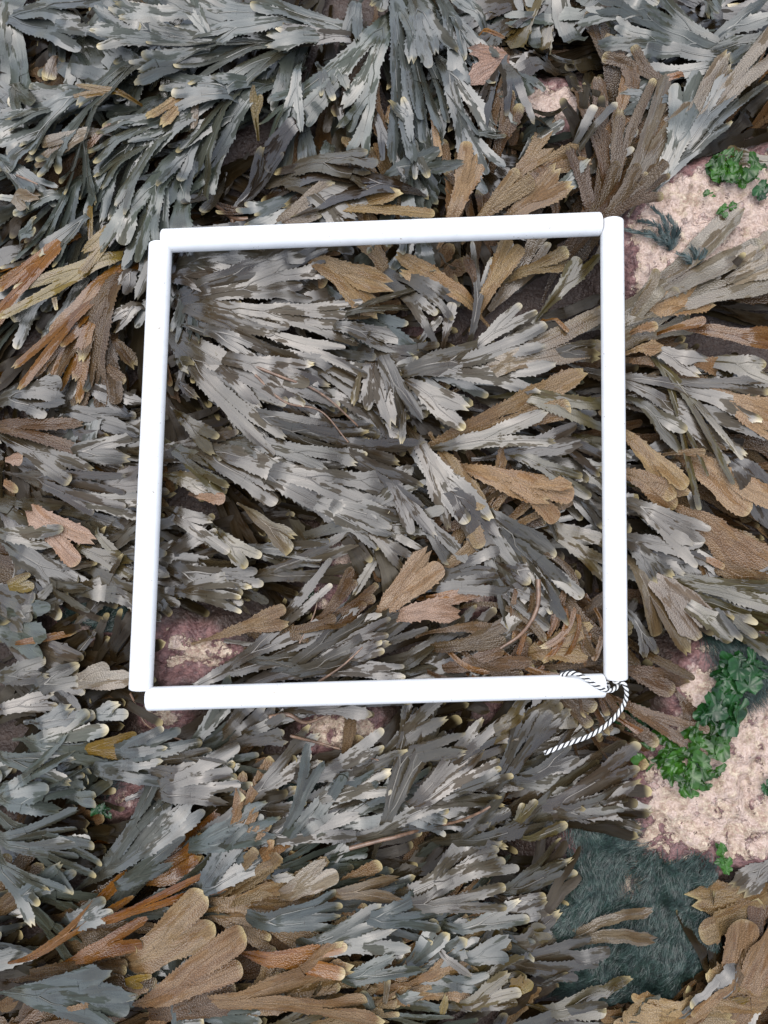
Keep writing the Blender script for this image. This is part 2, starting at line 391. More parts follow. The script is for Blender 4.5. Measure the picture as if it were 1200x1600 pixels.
def drape(out, L, seed, H0, roll_amp, wave_amp, lift):
    """give the strips height, roll and cupping"""
    r = random.Random(seed + 7)
    r0, r1, pr = r.gauss(0, roll_amp), r.gauss(0, roll_amp * .8), r.uniform(0, 6.28)
    lam = r.uniform(.14, .30); wa, wp = r.uniform(.3, 1) * wave_amp, r.uniform(0, 6.28)
    cup = r.uniform(-.16, .16); slope = r.gauss(0, .10)
    for b in out:
        x, y, s, u = b['cx'], b['cy'], b['s'], b['u']
        g = gz(x, y) + .004; g = g + np.maximum(0, (samp(H0, x, y) - g)) * .35
        top = np.maximum(samp(H0, x, y), g) + lift
        t = np.clip(s / L, 0, 1.1)
        zc = g + (top - g) * smooth(.02, .42, t) + (wa * np.sin(s / lam * 6.28 + wp) + slope * (s - .6 * L)) * smooth(.1, .5, t)
        rl = np.clip(r0 + r1 * np.sin(s / lam * 4 + pr), -.9, .9)
        if b['lev']:
            pb = out[b['zoff'][0]]
            zst = pb['z'][-1] + b['zoff'][1] * math.sin(pb['roll'][-1])
            zc = zc + (zst - zc[0]) * (1 - smooth(0, .9, u)) + b['drift'] * u * u + b['k'] * .0008 * u
            rl = pb['roll'][-1] + (rl - rl[0]) + b['droll'] * u
        b['z'], b['roll'] = zc, rl
        c = cup * (smooth(0, .9, u) * (2.2 if b['last'] else 1) if b['lev'] else 1) * (1 if b['last'] else 1 - smooth(.0, 1, u))
        b['cup'] = c * np.ones_like(u)
VS5, VS3 = np.array([-1, -.5, 0, .5, 1]), np.array([-1, 0, 1.])
def strip_grid(b, vs, out, capped=True):
    hd, hw, z, rl = b['hd'], b['hw'], b['z'], b['roll']
    nx, ny = -np.sin(hd), np.cos(hd)
    smo = hw[:, None] * vs[None, :]
    off = smo.copy(); off[:, 0] -= b['tr']; off[:, -1] += b['tl']
    def surf(off, exact=False):
        cz = b['cup'][:, None] * np.abs(vs)[None, :] ** 1.15 * hw[:, None]
        lat = off * np.cos(rl)[:, None] - cz * np.sin(rl)[:, None]
        al = 0
        if b['notch']:
            a_, c_, d_ = b['notch']; al = b['wm'] * np.interp(vs, [-1, -.5, 0, .5, 1], [-.55, a_, c_, d_, -.5])[None, :] * smooth(1 - min(.6, b['wm'] * 1.6 / b['Lb']), 1, b['u'])[:, None]
        X = b['cx'][:, None] + nx[:, None] * lat + ny[:, None] * al; Y = b['cy'][:, None] + ny[:, None] * lat - nx[:, None] * al
        Z = z[:, None] + off * np.sin(rl)[:, None] + cz * np.cos(rl)[:, None]
        if exact:
            Z = np.maximum(Z, gz(X, Y) + .0015)
            if capped: Z = tube_cap(X, Y, Z)
        return np.stack([X, Y, Z], -1)
    P = surf(off, True)
    hwn = np.maximum(hw, .002); sm2 = hwn[:, None] * vs[None, :]
    Q = surf(sm2)
    dv = Q[:, -1:] - Q[:, :1]; dv = np.repeat(dv, len(vs), 1) * .35 + np.gradient(Q, axis=1) * .65 * (len(vs) - 1)
    gr = np.clip(np.gradient(z, np.maximum.accumulate(b['s'] + np.arange(len(z)) * 1e-7)), -.6, .6)
    kw = min(11, len(z) // 2 * 2 - 1)
    if kw > 2: gr = np.convolve(np.pad(gr, kw // 2, mode='edge'), np.hanning(kw + 2)[1:-1] / np.hanning(kw + 2).sum(), mode='valid')
    ds = np.stack([np.cos(hd), np.sin(hd), gr], -1)[:, None, :]
    nn = np.cross(np.broadcast_to(ds, P.shape), dv); nn /= np.maximum(1e-9, np.linalg.norm(nn, axis=2))[..., None]
    nn *= np.where(nn[..., 2:] < 0, -1, 1)
    u = b['u'][:, None, None]
    if b['lev']:
        f = 1 - smooth(0, .6, u); nn = nn * (1 - f) + out[b['zoff'][0]]['nend'] * f
    if not b['last']:
        e = nn[-1].mean(0); f = smooth(.6, 1, u); nn = nn * (1 - f) + e * f
    nn /= np.linalg.norm(nn, axis=2)[..., None]
    b['nend'] = nn[-1].mean(0)
    s = np.repeat(b['s'][:, None], len(vs), 1)
    b['P'], b['C'], b['N'] = P, np.stack([s, off + b['lat'], off * 0], -1), nn
def strip_mesh(b, i0=0, i1=None):
    sl_ = slice(i0, i1)
    return b['P'][sl_].reshape(-1, 3), b['C'][sl_].reshape(-1, 3), b['N'][sl_].reshape(-1, 3), len(b['P'][sl_])
def attrs_for(crd, b_tip, tint, alpha, seedv, nrm=None):
    n = len(crd); crd = crd.copy(); crd[:, 0] += seedv * .37; crd[:, 1] += seedv * .113
    col = np.empty((n, 4)); col[:, :3] = tint; col[:, 3] = alpha
    d = {'coord': ('FLOAT_VECTOR', crd), 'tipf': ('FLOAT', b_tip), 'tint': ('FLOAT_COLOR', col)}
    if nrm is not None: d['custom_normal'] = ('FLOAT_VECTOR', nrm)
    return d
def tipf_of(b, i0, i1, m):
    if not b['last']: return np.zeros(len(b['u'][i0:i1]) * m)
    dist = (1 - b['u'][i0:i1]) * b['Lb']
    return np.repeat(np.clip(1 - dist / .013, 0, 1) * b['tipk'], m)
def rib_mesh(out, wid):
    Vv, Cc, Q, base = [], [], [], 0
    for b in out:
        if b['last'] and b['lev'] > 1: continue
        u = b['u'][::2]; sl_ = slice(None, None, 2)
        k = np.clip(1 - .25 * b['lev'] - (u * .9 if b['last'] else u * .2), .05, 1) * wid
        hw = np.minimum(k, b['hw'][sl_] * .6)
        hd = b['hd'][sl_]; cx, cy, z = b['cx'][sl_].copy(), b['cy'][sl_].copy(), b['z'][sl_].copy()
        if b['lev']:
            pb = out[b['zoff'][0]]; f = 1 - smooth(0, .35, u)
            cx += (pb['cx'][-1] - cx[0]) * f; cy += (pb['cy'][-1] - cy[0]) * f; z += (pb['z'][-1] - z[0]) * f
        vs = np.array([-1., 0, 1.]); off = hw[:, None] * vs
        X = cx[:, None] - np.sin(hd)[:, None] * off; Y = cy[:, None] + np.cos(hd)[:, None] * off
        Z = z[:, None] + np.array([.0000, .0004, .0000])[None, :] + off * np.sin(b['roll'][sl_])[:, None] + .0002
        Z = tube_cap(X, Y, np.maximum(Z, gz(X, Y) + .002)) + .0002
        Vv.append(np.stack([X, Y, Z], -1).reshape(-1, 3))
        Cc.append(np.stack([np.repeat(b['s'][sl_][:, None], 3, 1), off, off * 0], -1).reshape(-1, 3))
        Q.append(grid_quads(len(u), 3, base)); base += len(u) * 3
    return np.concatenate(Vv), np.concatenate(Cc), np.concatenate(Q)
def jitter(c, r, v=.22):
    k = r.uniform(1 - v, 1 + v)
    return np.array([c[0] * k * r.uniform(.93, 1.07), c[1] * k, c[2] * k * r.uniform(.9, 1.1)])

# flow of the weed in the photograph: pixel, heading (degrees, 0 = right, 90 = up), usual kind
FLOW = [
 (40,40,-30,'B'),(200,60,195,'B'),(60,200,215,'B'),(200,220,228,'B'),(350,100,200,'B'),(330,220,232,'B'),(120,330,240,'B'),(40,330,200,'B'),
 (520,150,262,'B'),(640,120,275,'B'),(720,120,290,'B'),(560,290,190,'D'),(430,280,200,'D'),(690,260,265,'B'),(770,210,350,'B'),(770,290,60,'T'),
 (870,260,60,'T'),(900,200,100,'N'),(1000,230,70,'T'),(1100,130,55,'S'),(1000,70,178,'B'),(1150,40,170,'B'),(850,40,200,'D'),(780,40,300,'D'),
 (60,430,205,'O'),(60,520,222,'O'),(150,540,255,'N'),(30,480,200,'B'),(200,470,260,'G'),(90,640,355,'G'),(60,700,350,'G'),(180,720,5,'G'),(80,790,340,'G'),(180,800,330,'G'),
 (90,880,335,'G'),(40,950,25,'G'),(150,920,10,'G'),(60,1040,35,'G'),(150,1030,45,'G'),(60,1120,10,'B'),(150,1150,5,'B'),(60,1240,12,'B'),(100,1320,15,'B'),(60,1420,35,'B'),
 (330,430,0,'G'),(420,470,352,'G'),(480,540,335,'G'),(330,600,310,'G'),(420,640,330,'G'),(500,700,322,'G'),(350,720,335,'G'),(320,790,345,'N'),(450,790,330,'G'),
 (560,780,310,'G'),(540,430,330,'T'),(650,430,130,'T'),(740,420,95,'N'),(850,430,85,'N'),(900,420,70,'N'),(610,610,285,'G'),(720,540,30,'G'),(720,610,345,'G'),(840,550,20,'S'),
 (860,630,20,'S'),(830,700,355,'G'),(740,750,310,'G'),(850,780,325,'L'),(880,880,310,'G'),(760,860,318,'G'),(660,800,300,'G'),(330,880,350,'G'),(440,890,358,'G'),(400,960,0,'N'),
 (480,1020,22,'G'),(580,1010,25,'G'),(660,920,35,'T'),(720,1000,0,'N'),(850,980,280,'N'),(870,1030,10,'N'),(640,880,60,'N'),
 (1050,470,20,'S'),(1150,440,18,'S'),(1100,530,350,'O'),(1050,600,335,'L'),(1000,560,345,'T'),(1090,660,325,'N'),(1000,790,328,'T'),(1110,900,325,'N'),(1180,560,345,'N'),(1180,760,320,'T'),(1150,640,330,'T'),(1030,720,325,'T'),(1130,740,318,'T'),(1060,830,330,'G'),(1150,850,325,'T'),
 (1030,940,305,'S'),(1120,960,340,'L'),(1020,1050,350,'N'),(1040,1110,330,'N'),(1180,30,200,'D'),(1180,150,40,'B'),
 (380,1150,10,'G'),(300,1200,25,'G'),(450,1200,20,'G'),(620,1160,38,'G'),(740,1160,42,'G'),(850,1150,30,'G'),(350,1260,30,'B'),(550,1240,25,'G'),(680,1260,22,'G'),(780,1270,30,'G'),
 (900,1220,20,'G'),(950,1200,15,'G'),(250,1320,32,'B'),(420,1340,25,'B'),(560,1380,18,'G'),(700,1360,18,'G'),(820,1350,25,'G'),(150,1470,28,'O'),(270,1460,25,'T'),(400,1430,15,'B'),
 (520,1450,8,'B'),(640,1470,0,'B'),(760,1440,10,'B'),(830,1430,18,'G'),(100,1550,10,'B'),(280,1540,22,'T'),(420,1550,18,'T'),(520,1520,15,'T'),(620,1550,60,'B'),(720,1560,40,'L'),
 (820,1560,35,'L'),(900,1560,20,'G'),(1150,1450,250,'T'),(1160,1530,200,'T'),(1090,1580,40,'N'),(1190,1370,230,'G'),(20,1590,15,'N'),
]
FP = np.array([(f[0], f[1]) for f in FLOW], float); FA = np.radians([f[2] for f in FLOW])
def flow(px, py, r):
    d2 = (FP[:, 0] - px) ** 2 + (FP[:, 1] - py) ** 2
    wgt = 1 / (d2 + 900) ** 1.6
    a = math.atan2((wgt * np.sin(FA)).sum(), (wgt * np.cos(FA)).sum())
    wk = 1 / (d2 + 400) ** 1.5
    k = r.choices(range(len(FLOW)), weights=wk)[0]
    return a, FLOW[k][3]

# fronds read off the photograph one by one: root, tip (pixels), blade width, forks, colour kind, spread
HERO = [
 # above the frame, left
 (470,45,180,88,30,3,'B',1),(420,62,250,100,26,2,'B',.8),(480,30,225,45,26,2,'B',.8),(430,75,160,235,28,3,'B',.7),(-10,5,165,88,38,2,'B',.8),(93,62,66,124,26,0,'S',1),(215,92,20,222,30,3,'B',.9),
 (140,140,5,232,28,3,'B',.9),(170,205,60,240,26,1,'S',1),(205,150,115,146,15,1,'Y',.9),(216,182,131,252,17,0,'O',1),(250,185,150,330,26,2,'B',.8),(318,118,248,200,18,1,'T',.8),
 (312,130,296,198,18,0,'S',1),(412,130,226,272,30,3,'B',1.2),(290,225,192,392,32,2,'B',.75),(268,265,222,395,26,2,'B',.7),(395,192,402,148,14,1,'Y',1.2),(150,292,140,388,16,0,'Y',1),(190,348,118,402,18,1,'Y',.6),
 (135,275,72,402,20,2,'B',.6),(100,300,10,330,24,2,'B',.9),(10,380,62,352,20,1,'B',.8),(0,300,60,315,22,1,'S',1),(400,290,318,290,9,1,'N',2.2),(330,70,300,5,20,1,'B',1),(130,40,235,10,24,2,'B',1),
 (260,60,130,20,28,2,'B',1),(-5,90,40,200,26,1,'B',.8),(310,200,270,290,20,1,'B',1),(380,150,240,135,26,2,'B',1),(-10,240,80,300,24,2,'B',1),(150,330,60,395,22,2,'B',.8),
 # above, middle
 (590,50,395,28,30,1,'B',.7),(575,62,400,62,26,1,'D',.7),(560,-10,545,62,26,1,'B',1),(610,-20,580,18,24,1,'B',1),(597,28,503,264,30,3,'B',.9),(464,95,452,198,18,1,'B',1.3),(496,98,510,168,18,1,'B',1),(530,88,525,135,18,1,'B',1),
 (617,0,655,242,30,2,'B',.5),(648,-10,676,118,30,2,'B',.7),(695,-10,722,142,26,2,'B',.8),(700,15,748,100,18,1,'B',.8),(690,90,742,262,28,2,'B',1.2),(576,158,628,288,11,1,'D',.8),(668,148,690,248,14,0,'T',1),
 (805,85,738,112,36,1,'P',1),(735,146,822,140,14,0,'O',1),(735,48,792,52,12,0,'O',1),(728,212,798,208,20,1,'B',.7),(700,345,752,240,28,1,'T',.7),(425,345,515,322,26,1,'S',.7),(505,332,645,316,26,1,'T',.6),
 (640,295,400,290,46,1,'D',.6),(420,250,590,300,36,2,'G',.7),(745,345,806,280,26,1,'T',.7),(600,270,700,240,26,1,'B',1),(640,210,660,300,18,1,'B',1),(760,40,700,-15,20,1,'B',1),
 (650,210,620,160,20,1,'B',1),(470,180,400,240,24,1,'D',1),(350,290,420,215,24,1,'D',1),(330,260,300,330,26,1,'D',1),
 # above, right
 (1165,75,908,42,28,3,'B',.7),(1160,95,985,92,30,2,'B',.7),(1092,112,1018,124,17,0,'O',1),(1065,150,952,158,22,1,'B',.8),(968,338,1078,134,34,1,'S',.6),(952,330,938,128,26,1,'N',.9),(948,310,886,118,14,0,'N',1),
 (957,325,985,160,22,1,'N',.8),(1028,268,1166,58,32,2,'S',.55),(1035,262,1108,96,28,1,'B',.6),(1060,255,1195,88,26,2,'B',.5),(795,292,914,246,24,1,'T',.6),(790,335,872,298,28,1,'T',.8),(845,303,918,279,18,1,'B',.6),
 (800,275,866,212,26,1,'T',.7),(785,95,852,104,18,0,'B',1),(795,190,852,186,20,1,'B',.8),(1210,262,1130,236,18,1,'L',.8),(1120,60,1200,20,24,2,'B',1),(980,-10,1015,15,20,1,'B',1),(1100,-15,1110,30,16,1,'B',1),
 (1210,60,1120,100,26,1,'B',1),(930,340,900,230,22,1,'N',.8),(870,330,850,250,24,1,'N',.8),(1050,145,960,85,24,1,'N',1),(820,240,870,190,22,1,'B',1),(840,20,910,80,16,0,'D',1),
 # left of the frame
 (185,392,18,458,24,1,'Y',.6),(120,365,-5,462,24,1,'O',.6),(180,415,8,592,24,3,'O',.6),(200,418,62,562,22,2,'O',.6),(190,420,105,602,34,2,'N',.6),(170,515,152,642,28,1,'N',.6),(163,512,206,578,24,0,'N',1),
 (150,555,192,602,20,0,'N',1),(214,402,196,462,26,1,'G',.7),(236,395,226,470,24,1,'G',.7),(236,465,182,502,28,1,'G',.8),(-10,628,102,612,26,2,'G',.8),(-10,662,122,668,24,1,'N',1),(-10,676,122,748,30,1,'G',.6),
 (100,716,222,690,28,1,'G',.6),(-10,722,36,712,30,0,'P',1),(-10,745,28,772,26,0,'P',1),(35,742,178,766,26,2,'G',.7),(90,640,222,662,24,1,'D',.7),(86,452,90,490,9,0,'Y',1),(130,600,215,640,26,1,'D',.8),
 (40,800,135,852,48,1,'P',.6),(132,808,188,884,18,0,'L',1),(5,858,135,928,32,1,'G',.6),(-10,828,92,852,26,1,'G',.7),(25,965,88,932,26,1,'G',.8),(-10,925,52,900,20,1,'Y',.8),(-10,1012,108,982,18,0,'O',1),
 (82,1066,152,972,18,0,'G',1),(50,1080,135,1028,32,1,'G',.6),(105,1068,195,1058,32,1,'S',.7),(-10,1112,88,1094,24,1,'G',.7),(110,1175,205,1158,22,1,'Y',1.2),(40,1160,152,1148,30,2,'B',.7),(120,780,220,800,26,2,'G',.7),
 (100,850,225,900,26,1,'L',.7),(150,760,228,742,24,1,'G',.8),(-10,1060,70,1042,26,2,'G',.8),(120,970,205,900,22,1,'G',.6),(50,1130,140,1110,26,2,'B',.7),(-10,1180,90,1190,28,2,'B',.7),(130,1120,190,1110,22,1,'B',.8),
 # inside the frame
 (262,432,375,434,26,2,'G',.7),(270,412,432,402,30,2,'G',.6),(285,462,545,438,30,3,'G',.6),(262,498,328,522,24,0,'G',1),(295,468,562,562,32,3,'G',.6),(300,512,492,598,26,2,'G',.6),(275,520,452,705,34,2,'G',.55),
 (262,585,308,618,28,0,'G',1),(262,552,300,575,20,1,'L',1),(300,685,442,785,34,2,'G',.6),(262,690,348,752,24,2,'L',.7),(262,745,340,772,22,1,'L',.8),(285,768,358,782,24,0,'P',1),(330,560,500,660,28,2,'G',.6),
 (380,640,568,712,30,2,'G',.6),(360,690,600,772,32,3,'G',.55),(400,738,630,838,30,3,'G',.55),(480,780,612,850,28,2,'G',.6),(520,690,640,752,26,2,'G',.7),(478,398,624,474,38,1,'T',.8),(520,492,668,448,24,1,'G',.7),
 (510,512,635,530,28,1,'G',.5),(592,542,662,692,34,1,'G',.45),(577,556,588,660,30,1,'G',.6),(572,550,552,638,20,0,'L',1),(630,610,622,694,15,0,'G',1),(688,562,716,466,32,0,'G',1),(648,542,692,494,22,0,'G',1),
 (632,582,805,558,44,1,'G',.7),(636,588,724,655,40,1,'G',.7),(650,576,850,578,34,1,'G',.6),(738,478,636,404,34,1,'T',.7),(747,472,718,392,26,0,'N',1),(752,482,796,394,30,1,'T',.7),(733,532,768,405,14,1,'G',.6),
 (735,556,812,476,24,1,'G',.6),(720,672,945,602,36,1,'T',.5),(696,708,764,824,26,1,'T',.6),(736,728,858,794,30,1,'T',.6),(636,690,745,806,40,1,'G',.5),(648,686,702,796,26,1,'G',.6),(688,694,840,678,26,1,'G',.6),
 (745,590,938,498,38,1,'S',.5),(790,705,935,682,28,1,'G',.6),(800,700,938,772,20,1,'L',.6),(790,745,880,798,30,1,'T',.7),(853,488,888,522,14,0,'O',1),(740,800,938,935,46,2,'G',.5),(790,800,876,985,17,0,'L',1),
 (810,845,912,945,28,1,'G',.6),(832,1025,918,998,36,1,'T',1),(848,905,806,1034,10,0,'O',1),(812,905,800,1012,10,0,'O',1),(825,1048,938,1028,18,0,'N',1),(785,878,838,912,22,1,'G',.8),(395,902,556,888,26,2,'G',.6),
 (390,858,495,882,26,2,'G',.7),(292,862,352,916,24,0,'G',1),(338,832,396,892,26,1,'L',.6),(345,1056,582,958,24,2,'G',.5),(415,1062,625,968,24,2,'G',.5),(440,1055,684,990,26,3,'G',.5),(385,1034,492,1022,22,1,'G',.6),
 (588,962,672,878,38,1,'P',.6),(616,968,738,942,34,1,'P',.6),(652,938,742,924,15,0,'O',1),(602,848,548,942,22,0,'L',1),(335,998,452,968,26,1,'T',.7),(262,880,390,935,26,2,'G',.7),(262,930,380,915,24,2,'G',.6),(640,800,720,880,28,1,'G',.7),
 (690,760,800,860,30,2,'G',.6),(800,430,880,400,28,1,'T',.8),(860,470,925,395,24,1,'L',.8),(800,620,935,645,30,1,'L',.7),(860,560,938,545,24,1,'G',.7),(700,1045,800,1020,26,1,'N',.8),(690,1010,820,985,24,1,'N',.8),
 (880,930,925,1010,24,1,'N',.7),(270,640,330,690,26,2,'L',.8),(265,800,350,830,28,1,'G',.8),(390,800,470,850,30,1,'S',.7),(600,740,660,830,26,1,'G',.8),(730,880,850,950,22,1,'G',.6),
 # right of the frame
 (975,490,1215,418,52,2,'S',.6),(1005,492,1104,448,32,1,'T',.7),(975,546,1036,544,26,0,'T',1),(975,522,1034,508,22,0,'T',1),(1015,518,1115,498,18,0,'O',1),(1090,508,1212,545,26,1,'O',.6),(1015,538,1115,585,36,1,'G',.6),
 (975,594,1210,695,26,2,'G',.45),(1025,555,1155,745,18,1,'L',.5),(1085,598,1210,655,38,1,'T',.6),(976,668,1064,766,28,1,'T',.6),(1036,706,1102,703,15,0,'T',1),(1062,748,1092,798,17,0,'G',1),(1085,715,1190,805,38,1,'T',.5),
 (975,738,1066,774,30,1,'T',.7),(1140,712,1215,810,48,1,'G',.5),(975,838,1084,896,30,2,'G',.7),(982,848,1048,912,28,1,'G',.7),(1055,795,1210,905,44,1,'T',.5),(1145,815,1196,875,24,0,'T',1),(1088,868,1135,890,18,0,'O',1),
 (982,872,1066,1004,34,1,'S',.5),(1005,885,1128,994,34,1,'S',.6),(995,895,1210,984,30,2,'L',.45),(980,955,1024,1024,20,1,'G',.7),(978,1048,1066,1064,32,1,'N',.8),(1040,1062,1092,1142,40,0,'N',1),(978,1098,1084,1152,24,1,'N',.7),
 (955,1115,1034,1162,30,0,'O',1),(980,780,1090,830,28,2,'G',.6),(1100,440,1210,390,40,1,'S',.6),(990,620,1080,690,30,1,'G',.6),(1120,880,1210,940,34,1,'T',.6),(1060,930,1160,1000,26,1,'L',.6),(1130,560,1210,600,30,1,'L',.7),
 # below the frame
 (590,1205,705,1116,30,2,'G',.7),(690,1210,785,1116,28,2,'G',.7),(600,1310,660,1130,26,2,'G',.6),(760,1250,860,1120,26,2,'G',.7),(330,1300,480,1180,30,2,'G',.6),(-10,1246,142,1228,30,3,'B',.8),(-10,1282,138,1362,30,2,'B',.7),(-10,1306,125,1308,28,2,'B',.7),
 (20,1405,108,1374,26,1,'B',.7),(145,1375,332,1238,36,2,'B',.5),(165,1395,278,1338,28,1,'B',.7),(300,1400,430,1330,30,2,'B',.7),(25,1505,218,1402,24,1,'O',.5),(145,1455,314,1378,18,1,'O',.5),(105,1515,245,1436,28,1,'O',.6),(195,1505,325,1428,48,1,'T',.7),
 (210,1578,378,1506,52,1,'T',.6),(40,1595,245,1560,18,0,'T',1),(330,1580,585,1526,44,2,'T',.6),(20,1568,195,1538,44,1,'B',.6),(178,1532,232,1534,18,1,'Y',.7),(395,1315,575,1258,36,1,'G',.6),(395,1355,458,1330,28,1,'B',.6),
 (405,1372,468,1364,20,0,'L',1),(435,1405,518,1338,24,1,'S',.7),(515,1402,602,1384,28,1,'S',.5),(555,1325,785,1240,22,2,'G',.6),(610,1412,786,1374,30,2,'G',.6),(390,1438,525,1418,32,2,'B',.6),(395,1505,528,1482,30,1,'O',.7),
 (592,1596,562,1544,20,0,'B',1),(597,1590,606,1526,20,0,'S',1),(605,1562,658,1554,30,0,'B',1),(665,1468,744,1534,20,0,'G',1),(688,1605,696,1552,26,0,'Y',1),(855,1272,1004,1222,34,2,'G',.7),(866,1268,1004,1258,28,2,'G',.7),
 (790,1324,892,1288,20,0,'L',1),(795,1305,832,1256,16,1,'L',.8),(780,1398,884,1358,28,2,'G',.7),(780,1412,854,1404,26,1,'G',.7),(780,1434,848,1424,26,1,'G',.7),(810,1478,878,1448,28,1,'G',.7),(850,1486,984,1418,30,1,'S',.8),
 (780,1516,930,1476,32,2,'G',.6),(810,1546,894,1518,24,0,'D',1),(795,1566,822,1522,28,1,'Y',.6),(850,1585,964,1562,28,1,'L',.7),(1215,1395,1085,1432,56,1,'T',.7),(1130,1615,1185,1405,54,1,'T',.6),(1215,1560,1080,1525,50,1,'T',.8),
 (1085,1592,1148,1552,20,1,'Y',.6),(1200,1335,1152,1398,34,1,'G',1.2),(1015,1605,1085,1528,13,0,'N',1),(470,1480,600,1460,28,2,'B',.6),(560,1430,700,1425,28,2,'B',.6),(700,1450,800,1420,26,2,'B',.7),(200,1200,330,1170,28,2,'G',.6),(240,1240,380,1200,28,2,'G',.7),
 (480,1260,620,1190,28,2,'G',.6),(700,1330,830,1280,28,2,'G',.7),(640,1270,760,1180,26,2,'G',.6),(530,1530,640,1500,28,1,'B',.7),(720,1580,790,1540,26,1,'L',.8),(720,1500,800,1480,26,2,'B',.7),(100,1450,190,1410,28,2,'B',.7),(820,1215,905,1175,26,2,'G',.7),
 (845,900,795,1035,11,0,'O',1,-1.3),(862,905,815,1045,11,0,'O',1,-1.1),(815,890,770,1010,10,0,'N',1,-1.2),(700,985,850,1035,13,0,'N',1,.9),(690,960,800,930,13,0,'O',1,-1.0),(780,960,870,960,11,0,'N',1,1.0),(925,930,905,1040,11,0,'O',1,-.8),(760,990,900,1050,14,0,'O',1,.6),(905,900,880,1010,12,0,'N',1,.8),(650,1000,790,1010,12,0,'N',1,-.6),(930,960,925,1045,12,0,'O',1,.5),(870,890,790,1045,10,0,'O',1,-1.5),(835,885,850,1040,10,0,'N',1,1.2),(700,1030,870,1000,11,0,'O',1,1.1),(720,950,860,1040,11,0,'N',1,-1.0),(890,915,840,1050,11,0,'O',1,-.9),(690,1000,780,1050,12,0,'O',1,.7),(800,870,905,960,10,0,'N',1,-1.3),(640,1040,800,1045,11,0,'N',1,.5),
 (-10,1340,80,1400,28,2,'B',.7),(300,1330,420,1270,30,2,'B',.6),(1040,1600,1140,1600,30,1,'T',.8),(380,1150,500,1090,20,1,'G',.8),
]

COLW = {'G': 'grey-green', 'B': 'blue-grey', 'T': 'pimpled-tan', 'P': 'pinkish-tan', 'O': 'rust-orange', 'Y': 'golden-olive', 'D': 'dark-olive', 'N': 'pimpled-brown', 'L': 'olive', 'S': 'pale-taupe'}
NUMW = ['no', 'one', 'two', 'three', 'four', 'five', 'six', 'seven', 'eight', 'nine', 'ten', 'eleven', 'twelve', 'thirteen', 'fourteen', 'fifteen', 'sixteen', 'seventeen', 'eighteen', 'nineteen', 'twenty']
DIRS = ['right', 'up-right', 'up', 'up-left', 'left', 'down-left', 'down', 'down-right']
LABELS = {}
def frond_label(x0, y0, x1, y1, typ, depth):
    mx, my = (x0 + x1) / 2, (y0 + y1) / 2
    d = DIRS[int(round(math.degrees(math.atan2(-(y1 - y0), x1 - x0)) / 45)) % 8]
    ln = math.hypot(x1 - x0, y1 - y0)
    shape = ('stubby', 'strap-shaped')[ln > 90] if depth == 0 else ('once-forked' if depth == 1 else 'twice-forked' if depth == 2 else 'many-forked')
    q = lambda v: NUMW[min(20, max(0, int(round(v / 36))))]
    inx, iny = 245 < mx < 950, 370 < my < 1075
    if inx and iny: loc = f'{q(mx - 250)} tube-widths inside left tube, {q(my - 370)} below top tube'
    elif my <= 370: loc = f'{q(370 - my)} tube-widths above top tube, ' + (f'{q(mx - 250)} from its left end' if mx >= 250 else f'{q(250 - mx)} left of frame')
    elif my >= 1075: loc = f'{q(my - 1075)} tube-widths below bottom tube, ' + (f'{q(mx - 230)} from its left end' if mx >= 230 else f'{q(230 - mx)} left of frame')
    elif mx <= 245: loc = f'{q(245 - mx)} tube-widths outside left tube, {q(my - 370)} below its top'
    else: loc = f'{q(mx - 960)} tube-widths outside right tube, {q(my - 350)} below its top'
    lab = f'{COLW[typ]} {shape} frond pointing {d}, {loc}'
    k = LABELS.get(lab, 0); LABELS[lab] = k + 1
    if k: lab = ('smaller ', 'least ', 'tiniest ')[min(2, k - 1)] + lab
    return lab

# height map of the weed as it piles up
Hm = np.maximum(ground_z(GXX, GYY), np.where((bare_s > .5) | (pit_s > .4), -1, -.020 + .022 * fbm(GXX * 9, GYY * 9, 77, 3)))
cover = np.zeros(GXX.shape)
def cells(out):
    X = np.concatenate([np.concatenate([b['cx'] + b['hw'] * v * -np.sin(b['hd']) for v in (-.6, 0, .6)]) for b in out])
    Y = np.concatenate([np.concatenate([b['cy'] + b['hw'] * v * np.cos(b['hd']) for v in (-.6, 0, .6)]) for b in out])
    S = np.concatenate([np.tile(b['s'], 3) for b in out]); Z = np.concatenate([np.tile(b.get('z', b['s'] * 0), 3) for b in out])
    return X, Y, S, Z
def idx(X, Y):
    return np.clip(((Y - GY[0]) / CELL).astype(int), 0, GXX.shape[0] - 1), np.clip(((X - GX[0]) / CELL).astype(int), 0, GXX.shape[1] - 1)

# 1. the mass of weed underneath, and beyond the edges of the picture
UV_, UC, UT, UK, UQ, UN, UD = [], [], [], [], [], [], []
ub = 0
def add_under(root, tip, width, depth, typ, seed, lod, zr, dark_=False):
    global ub
    r = random.Random(seed)
    out, L = frond(root, tip, width, depth, typ, r.uniform(.6, 1.0), seed, lod)
    drape(out, L, seed, HLOW, .30, .002, zr)
    c, a = TINT[typ]; c = jitter(c, r); sv = r.uniform(0, 50)
    vs = VS3
    for b in out:
        strip_grid(b, vs, out, False); V, C, Nn, n = strip_mesh(b); C = C.copy(); UN.append(Nn); UD.append(np.full(len(V), 1.0 if dark_ else 0.0))
        C[:, 0] += sv * .37; C[:, 1] += sv * .113
        UV_.append(V); UC.append(C); UT.append(np.concatenate([np.tile(c, (len(V), 1)), np.full((len(V), 1), a)], 1))
        UK.append(tipf_of(b, 0, None, len(vs))); UQ.append(grid_quads(n, len(vs), ub)[:, ::-1]); ub += len(V)
HLOW = GROUND_GRID + .002
n_in = 0
